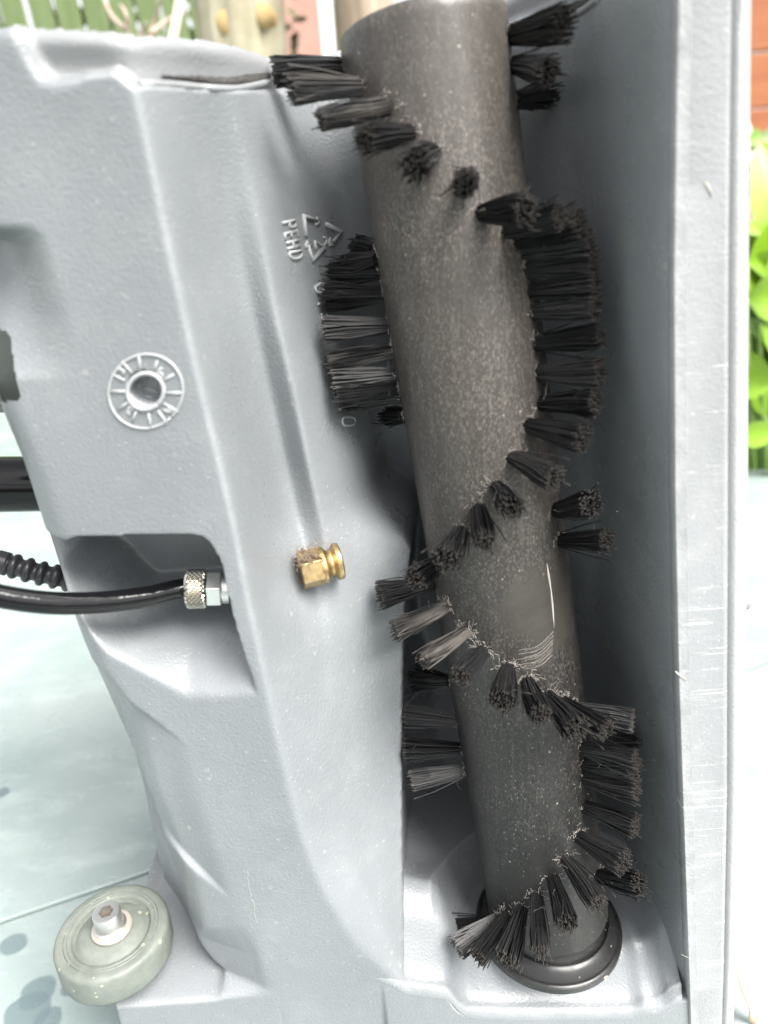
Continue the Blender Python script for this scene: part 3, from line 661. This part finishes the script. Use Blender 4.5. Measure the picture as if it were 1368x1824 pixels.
# lint round the roots of the tufts
mb = MB(); mbd = MB()
for i, (p, rad, dv) in enumerate(roots):
    if rad[1] > .3: continue
    heavy = 60 if 23 <= i <= 30 else (30 if i in (0, 1, 2, 3, 4, 5, 16, 17, 18, 19, 20, 34, 35, 36, 37, 38, 39, 40, 46) else 14)
    for k in range(heavy):
        o = p+rad*.15+np.cross(rad, AX)*rng.normal(0, 1.9)+AX*(rng.normal(.9, 1.1)); q = [o]; v = rng.normal(0, 1, 3)
        for s in range(rng.integers(3, 8)):
            v = v*.5+rng.normal(0, 1, 3); v -= rad*(v@rad)*.6; q.append(q[-1]+v*rng.uniform(.2, .5)+rad*abs(rng.normal(0, .05)))
        mb.tube(q, rng.uniform(.025, .065), 4, False)
    for k in range(3):
        o = p+dv*rng.uniform(2, 19)+rng.normal(0, 1.6, 3); q = [o]; v = rng.normal(0, 1, 3)
        for s in range(9): v = v*.7+rng.normal(0, .6, 3); q.append(q[-1]+v*.5)
        mbd.tube(q, .06, 4, False)
mb.build('root_lint', LINT, brush, kind='stuff'); mbd.build('loose_fibres', DARKLINT, brush, kind='stuff')
# scuffed melt mark with pale sliver and fibre swirl
mb = MB()
def onroll(px, py, h=.1):
    p, rad = cyl_hit(px, py); return p+rad*h
mb.tube([onroll(*q, .05) for q in ((974, 1004), (977, 1025), (981, 1050), (984, 1080), (986, 1105), (987, 1118))], [.08, .38, .22, .34, .18, .06], 6)
for k in range(14):
    u = k/13+rng.normal(0, .05); c0 = (986-2*u, 1124+44*u); mid = (958+6*u, 1150+36*u); e0 = (924-4*u+12*(k % 3), 1158+36*u)
    mb.tube([onroll(*q[:2], .05) for q in spline([(*c0, 0), (*mid, 0), (*e0, 0)], 6)], rng.uniform(.015, .04), 4, False)
mb.build('scuff_fibres', LINT, brush, kind='stuff')
# end cap
capc = np.array([A_bot[0]-.4, A_bot[1]+1.5, CAPZ]); AXc = np.array([0.03, 0, 1.])
mb = MB(); mb.lathe([(.2, 0), (30.2, 0), (30.9, .8), (30.9, 3.2), (30.3, 3.9), (29.5, 4.3), (29.0, 4.2), (28.7, 4.8), (26.9, 7.2), (25.6, 8.6), (24.9, 8.8), (24.4, 8.2), (23.8, 7.6), (23.0, 9), (21, 12), (20.2, 14), (.2, 14)], capc, AXc, 96)
sharp(mb.build('end_cap', CAPM, brush), 40)

# ================================================================== HOSES ON THE LEFT
def on_table(p): return p
hb_ = at(-60, 1052, 196)
hose = thing('air_hose', 'glossy black hose with knurled metal fitting screwed into the grey recess', 'hose', (hb_[0], hb_[1], hb_[2]))
f0 = at(332, 1049, 217); f1 = at(403, 1050, 217); fa = f1-f0; fa[1] += 1; fa /= np.linalg.norm(fa)
hp = spline([at(-400, 880, 205), at(-180, 990, 190), at(-60, 1043, 190), at(0, 1062, 192), at(90, 1074, 197), at(180, 1073, 204), at(260, 1063, 211), f0-fa*2, f0+fa*3], 10)
mb = MB(); mb.tube(hp, 3.45, 24); mb.build('tube', HOSEM, hose)
mb = MB(); nk, nl = 26, 9
V_ = []
u = np.cross(fa, [0, 0, 1.]); u /= np.linalg.norm(u); w = np.cross(fa, u)
for j in range(nl+1):
    for k in range(nk*2):
        a = math.pi*k/nk; h = 6.6*j/nl; bump_ = .42 if (k+j) % 2 == 0 else -.22
        if j in (0, nl): bump_ = -.35
        V_.append(f0+fa*h+(6.15+bump_)*(math.cos(a)*u+math.sin(a)*w))
m2 = nk*2
F_ = []
for j in range(nl):
    for k in range(m2):
        a, b, c, d = j*m2+k, j*m2+(k+1) % m2, (j+1)*m2+(k+1) % m2, (j+1)*m2+k
        F_ += [(a, b, d), (b, c, d)] if (k+j) % 2 else [(a, b, c), (a, c, d)]
mb.add(V_, F_+[tuple(range(m2-1, -1, -1)), tuple(nl*m2+k for k in range(m2))])
mb.build('knurled_nut', NICKEL, hose, False)
bevel(sharp(hexring([(6.3, 6.9), (6.3, 11.6)], f0, fa, .62).build('hex_nut', STEEL, hose, False), 20), .35)
mb = MB(); mb.lathe([(.1, 11.6), (5.0, 11.6), (5.2, 12.0), (5.2, 14), (.1, 14)], f0, fa, 32); sharp(mb.build('collar', STEEL, hose), 30)

c0, c1 = at(-70, 985, 262), at(150, 1042, 272)
mb = MB(); pth = spline([at(-500, 860, 268), at(-160, 960, 262), at(-20, 996, 262), at(60, 1018, 262), at(130, 1034, 266), at(240, 1058, 285)], 60)
rad_ = []
dist = 0
for i, p in enumerate(pth):
    if i: dist += np.linalg.norm(p-pth[i-1])
    pxx = (R.T@p); sx = CX+FPX*pxx[0]/pxx[2]
    if sx < -5: rad_.append(3.0)
    elif sx < 14: rad_.append(4.6)
    else: rad_.append(4.2+.75*math.copysign(abs(math.sin(dist*1.25))**.6, math.sin(dist*1.25)) if sx < 190 else 3.2)
mb.tube(pth, rad_, 20)
cable = mb.build('cable', RUBBER, None, base=at(-20, 996, 262)); tag(cable, 'black cable with ribbed strain relief passing behind the grey plastic body above the hose', 'cable')

t0, t1 = at(-420, 868, 300), at(240, 860, 340)
pipe = MB(); pd = (t1-t0)/np.linalg.norm(t1-t0)
pipe.lathe([(11, 0), (12.6, 0), (12.9, .5), (12.9, np.linalg.norm(t1-t0)), (11, np.linalg.norm(t1-t0))], t0, pd, 48)
pipe = sharp(pipe.build('pipe', PIPEM, None, base=t0), 40); tag(pipe, 'thick glossy black pipe running level behind the left edge of the grey body', 'pipe')

# ================================================================== TABLE
def m_table():
    m = mat('table_glass', (.34, .42, .40), .16); N = NT(m)
    c = N.mix(N.ramp(N.noise(9, 4, .6), .35, .65), (.225, .278, .272), (.29, .335, .33))
    c = N.mix(N.mul(N.ramp(N.noise(40, 6, .7, (.4, 1, 1)), .52, .7), .4), c, (.44, .50, .49))
    sc1 = N.ramp(N.noise(1, 3, .6, (25, 420, 1)), .66, .72); c = N.mix(N.mul(sc1, .35), c, (.50, .55, .54))
    sp = specks(N, 260, .93); c = N.mix(N.mul(sp, .5), c, (.25, .26, .22))
    wob = N.mul(N.noise(45, 3), .010)
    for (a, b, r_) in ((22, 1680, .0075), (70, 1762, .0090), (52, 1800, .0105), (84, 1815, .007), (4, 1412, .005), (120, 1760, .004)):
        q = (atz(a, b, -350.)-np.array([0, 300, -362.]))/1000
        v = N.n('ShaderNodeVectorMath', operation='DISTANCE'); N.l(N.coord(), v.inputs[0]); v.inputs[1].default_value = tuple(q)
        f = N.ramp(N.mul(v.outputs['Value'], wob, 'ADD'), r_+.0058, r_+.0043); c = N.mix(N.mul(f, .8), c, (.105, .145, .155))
    N.l(c, N.b.inputs['Base Color'])
    N.l(N.ramp(N.noise(30, 4, .6), .3, .7, .14, .40), N.b.inputs['Roughness']); return m
TAB = m_table()
e0 = atz(1333, 866, -350.); e1_ = atz(1368, 893, -350.); ed = (e1_-e0)/np.linalg.norm(e1_-e0)
far = e0-ed*1500; near = e0+ed*900
table = thing('glass_table', 'pale green frosted glass garden table under the grey scrubber head', 'table', (0, 300, -362))
def slab(name, poly, z0, z1, m, parent, bv=1.0):
    mb = MB(); n = len(poly); mb.add([(x, y, z1) for x, y in poly]+[(x, y, z0) for x, y in poly], [tuple(range(n)), tuple(range(2*n-1, n-1, -1))]+[(k, n+k, n+(k+1) % n, (k+1) % n) for k in range(n)])
    o = sharp(mb.build(name, m, parent), 30); bevel(o, bv); return o
# pane edge line across the lower left
l0 = atz(0, 1640, -350.); l1 = atz(272, 1548, -350.); ld = (l1-l0)/np.linalg.norm(l1-l0)
perp = np.array([-ld[1], ld[0], 0])
A = l0-ld*1200; B = l0+ld*1500
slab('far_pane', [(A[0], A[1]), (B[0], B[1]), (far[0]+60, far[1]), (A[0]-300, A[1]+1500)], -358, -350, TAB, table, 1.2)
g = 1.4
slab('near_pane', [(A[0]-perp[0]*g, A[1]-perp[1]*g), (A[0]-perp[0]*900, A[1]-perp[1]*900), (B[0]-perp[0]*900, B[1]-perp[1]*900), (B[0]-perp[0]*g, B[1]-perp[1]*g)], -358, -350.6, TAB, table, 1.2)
for sx in (-600, 250):
    for sy in (150, 1000):
        mb = MB(); mb.tube([(sx, sy, -1090), (sx, sy, -358)], 18, 16); mb.build('leg', STEEL, table)

# dried leaf on the table at the lower right
LEAFD = mat('dried_leaf', (.42, .33, .24), .7)
lc = at(1330, 1775, 215)
leafv, leaff = [], []
for i in range(9):
    for j in range(5):
        u, v = i/8, j/4-.5; wd = math.sin(math.pi*min(1, u*.95+.05))*5.5
        leafv.append((lc[0]-5+10*u+v*5, lc[1]+v*wd*1.8, lc[2]+16-34*u+abs(v)*6-1.5*math.sin(u*7)))
for i in range(8):
    for j in range(4): leaff.append((i*5+j, i*5+j+1, i*5+6+j, i*5+5+j))
dl = obj('dried_leaf', leafv, leaff, LEAFD, None, base=(lc[0], lc[1], -350))
md = dl.modifiers.new('thick', 'SOLIDIFY'); md.thickness = .0006
tag(dl, 'curled brown dried leaf beside the lower right corner of the edge strip', 'leaf')

# ================================================================== GARDEN BEHIND
GZ = -1090.
def m_simple(name, c1, c2, scale, rough=.8, sc=(1, 1, 1)):
    m = mat(name, c1, rough); N = NT(m); N.l(N.mix(N.ramp(N.noise(scale, 4, .6, sc), .35, .65), c1, c2), N.b.inputs['Base Color']); return m
SOIL = m_simple('garden_soil', (.05, .06, .025), (.10, .085, .05), 9)
mb = MB(); gs = 40
gv = [(-20000+40000*i/gs, -6000+40000*j/gs, GZ+rng.normal(0, 12)) for j in range(gs+1) for i in range(gs+1)]
gr = obj('ground', gv, [(j*(gs+1)+i, j*(gs+1)+i+1, (j+1)*(gs+1)+i+1, (j+1)*(gs+1)+i) for j in range(gs) for i in range(gs)], SOIL, None, base=(0, 0, GZ)); gr['kind'] = 'structure'
FENCEM = m_simple('green_fence_paint', (.10, .14, .05), (.14, .19, .08), 6, .7, (8, 8, 1))
DARKB = m_simple('hedge_dark', (.03, .045, .015), (.10, .12, .04), 4)
FD = 2600.
fence = thing('garden_fence', 'green painted board fence at the top left beyond the grey body', 'fence', (at(170, 40, FD)[0], FD, GZ))
lean = .05
px = -260
while px < 372:
    c = at(px+21, 40, FD); wd = at(px+40, 40, FD)[0]-at(px, 40, FD)[0]
    mb = MB(); rot = np.array(Matrix.Rotation(-lean+rng.normal(0, .008), 3, 'Y'))
    mb.box((c[0]+lean*-200, FD+rng.normal(0, 5), c[2]-250), (wd, 20, 1900), rot)
    bevel(mb.build('fence_board', FENCEM, fence, False), 4); px += 47.3
for dz in (-700, 380):
    mb = MB(); c = at(60, 40, FD); mb.box((c[0], FD+32, c[2]+dz), (at(372, 40, FD)[0]-at(-260, 40, FD)[0], 40, 90)); mb.build('fence_rail', FENCEM, fence, False)
hd = MB()
hc = at(60, 40, FD+350)
HEDGE = thing('hedge', 'dark green hedge seen through the gaps of the board fence', 'hedge', (hc[0], FD+350, GZ))
hv = []
for k in range(2600):
    p = np.array([hc[0]+rng.uniform(-900, 900), FD+rng.uniform(250, 480), rng.uniform(GZ, 700)]); a = rng.normal(0, 1, 3); a /= np.linalg.norm(a); b = np.cross(a, rng.normal(0, 1, 3)); b /= np.linalg.norm(b)
    s = rng.uniform(25, 55); hd.add([p-a*s, p+b*s*.5, p+a*s, p-b*s*.5], [(0, 1, 2, 3)])
hd.build('foliage', DARKB, HEDGE, False, kind='stuff')

TRUNKM = m_simple('pale_bark', (.27, .245, .16), (.40, .37, .28), 14, .9)
KNOTM = m_simple('cut_wood', (.34, .23, .09), (.42, .31, .15), 40, .8)
st = at(420, 40, 1500)
stump = thing('tree_trunk', 'pale lopped tree trunk with two sawn branch knots right of the green fence', 'tree', (st[0], 1500, GZ))
tw = (at(500, 40, 1500)[0]-at(350, 40, 1500)[0])/2
mb = MB(); mb.lathe([(tw*1.3, -900), (tw*1.1, -300), (tw, 0), (tw*.98, 150), (tw*1.02, 330), (tw*.9, 420), (.5, 440)], (st[0], 1500, st[2]-250), (0.03, 0, 1), 40, dr=lambda i, k: 5*math.sin(k*.9+i)+4*math.sin(k*2.1)); mb.build('trunk', TRUNKM, stump)
for kx, ky, kr in ((403, 40, 15), (466, 26, 12)):
    c = at(kx, ky, 1500-tw*.85); rr_ = kr*1500/FPX
    mb = MB(); mb.lathe([(rr_*1.7, 40), (rr_*1.3, 6), (rr_*1.05, -3), (rr_*.9, -6), (.3, -6)], c, (0, 1, 0), 28); mb.build('branch_knot', KNOTM, stump)

PINK = m_simple('pink_render', (.42, .235, .19), (.46, .28, .23), 8, .9)
pw = at(540, 40, 3200)
mb = MB(); x0, x1 = at(470, 40, 3200)[0], at(590, 40, 3200)[0]; mb.box(((x0+x1)/2, 3260, 0), (x1-x0, 120, 2400)); o = mb.build('pink_wall', PINK, None, False, base=(pw[0], 3200, GZ)); tag(o, 'pink rendered wall between the pale tree trunk and the white post', 'wall')
WHITE = mat('white_paint', (.8, .8, .78), .5)
mb = MB(); c = at(580, 30, 1900); mb.box((c[0], 1900, c[2]-300), ((at(592, 30, 1900)-at(570, 30, 1900))[0], 40, 1900)); bevel(mb.build('white_post', WHITE, None, False, base=(c[0], 1900, GZ)), 3)
tag(bpy.data.objects['white_post'], 'slim white post between the pink wall and the brown post', 'post')
BROWN = m_simple('brown_wood', (.20, .15, .10), (.36, .29, .22), 8, .7, (6, 6, .6))
mb = MB(); c = at(648, 20, 1400); wd = (at(702, 20, 1400)-at(594, 20, 1400))[0]
mb.tube([(c[0], 1400, GZ), (c[0], 1400, c[2]), (c[0]+4, 1400, c[2]+300)], [wd*.56, wd*.5, wd*.5], 28); o = mb.build('brown_post', BROWN, None, True, base=(c[0], 1400, GZ)); tag(o, 'broad brown wooden post behind the open top end of the brush roller', 'post')
STAKE = mat('pale_cane', (.66, .58, .46), .6)
p0, p1 = at(304, 90, 1700), at(328, -40, 1700)
mb = MB(); dd = (p1-p0); mb.tube([p0-dd*4, p1+dd], 8, 10); o = mb.build('garden_cane', STAKE, None, True, base=(p0[0], 1700, GZ)); tag(o, 'pale straight garden cane leaning in front of the green fence', 'cane')
TWIG = mat('twig', (.46, .36, .30), .8)
tb = at(245, 200, 1750)
twig = thing('bare_shrub', 'bare pinkish twigs growing in front of the green fence', 'shrub', (tb[0], 1750, GZ))
for ln in ([(232, 160), (229, 70), (224, 25), (214, 8)], [(229, 55), (200, 30), (182, -10)], [(275, 160), (268, 70), (278, 30), (288, -10)], [(268, 60), (300, 35), (330, 20)], [(240, 120), (252, 58), (260, 40)]):
    mb = MB(); q = spline([at(a, b, 1750+rng.normal(0, 15)) for a, b in ln], 5); mb.tube(q, list(np.linspace(6.0, 2.2, len(q))), 6); mb.build('twig', TWIG, twig)

# right-hand side: orange wall and bright plants
ORANGE = m_simple('orange_boards', (.26, .085, .03), (.32, .115, .045), 5, .7, (1, 1, 6))
wall_ = thing('orange_shed', 'orange stained board wall at the right edge beyond the plants', 'shed', (at(1400, 200, 2400)[0], 2400, GZ))
x0, x1 = at(1290, 150, 2400)[0], at(1290, 150, 2400)[0]+900
for k in range(16):
    mb = MB(); mb.box(((x0+x1)/2, 2400+rng.normal(0, 2), GZ+70+142*k), (x1-x0, 24, 138)); bevel(mb.build('board', ORANGE, wall_, False), 4)
LEAFB = m_simple('bright_leaf', (.14, .27, .012), (.22, .36, .02), 20, .4)
LEAFM = m_simple('mid_leaf', (.12, .24, .04), (.26, .38, .10), 20, .5)
LEAFP = m_simple('pale_leaf', (.36, .46, .22), (.5, .58, .36), 20, .5)
for L_ in (LEAFB, LEAFM, LEAFP):
    b = L_.node_tree.nodes['Principled BSDF']; b.inputs['Subsurface Weight'].default_value = 0
def leaf_mesh(ln, wd, m, cup=.15):
    V_, F_ = [], []
    for i in range(9):
        for j in range(5):
            u = i/8; v = j/2-1; w_ = wd*math.sin(math.pi*u**.8)**.8*.5
            V_.append((v*w_/1000, u*ln/1000, (abs(v)*w_*cup*2-ln*.25*u*u)/1000))
    for i in range(8):
        for j in range(4): F_.append((i*5+j, i*5+j+1, i*5+6+j, i*5+5+j))
    me = bpy.data.meshes.new('leaf'); me.from_pydata(V_, [], F_); me.polygons.foreach_set('use_smooth', [True]*len(F_)); me.materials.append(m); me.update(); return me
def plant(name, label, px0, py_list, Yp, meshes, stem_m, group=None):
    b = at(px0, py_list[0][1], Yp); t = thing(name, label, 'plant', (b[0], Yp, GZ))
    mb = MB(); rt = np.array([b[0]+60, Yp+40, GZ])
    for (a, c, rot, tilt, mi, s) in py_list:
        p = at(a, c, Yp+rng.normal(0, 25))
        mb.tube(spline([rt, rt*.5+p*.5+np.array([40, 30, 60]), p], 5), 3, 6)
        o = bpy.data.objects.new('leaf', meshes[mi]); COL.objects.link(o); o.parent = t
        base_ = ROOT[t]
        o.matrix_local = Matrix.LocRotScale(Vector((p-base_)/1000), Matrix.Rotation(rot, 3, 'Y').to_quaternion() @ Matrix.Rotation(tilt, 3, 'X').to_quaternion(), Vector((s, s, s)))
    mb.build('stem', stem_m, t)
    return t
big = [leaf_mesh(120, 75, LEAFB), leaf_mesh(90, 50, LEAFB), leaf_mesh(70, 34, LEAFM), leaf_mesh(60, 30, LEAFP)]
pr = np.random.default_rng(3)
L1 = []
for k in range(70):
    L1.append((pr.uniform(1318, 1440), pr.uniform(440, 835), pr.uniform(-2.5, 2.5), pr.uniform(.5, 2.0), int(pr.choice([0, 0, 1, 1, 2])), pr.uniform(.6, 1.15)))
L1 += [(1400, 470, 1.45, 1.4, 0, 1.2), (1395, 420, 1.9, 1.2, 0, 1.1), (1380, 690, -1.2, 1.0, 1, 1.2)]
plant('leafy_plant', 'lime green broad leaved plant at the right edge beside the table', 1380, L1, 900, big, LEAFM)
L2 = []
for k in range(38):
    L2.append((pr.uniform(1325, 1430), pr.uniform(225, 440), pr.uniform(-2.5, 2.5), pr.uniform(.5, 2.0), int(pr.choice([2, 3, 3])), pr.uniform(.5, 1.0)))
plant('vine', 'pale small leaved vine in front of the orange boards', 1375, L2, 1250, big, TWIG)
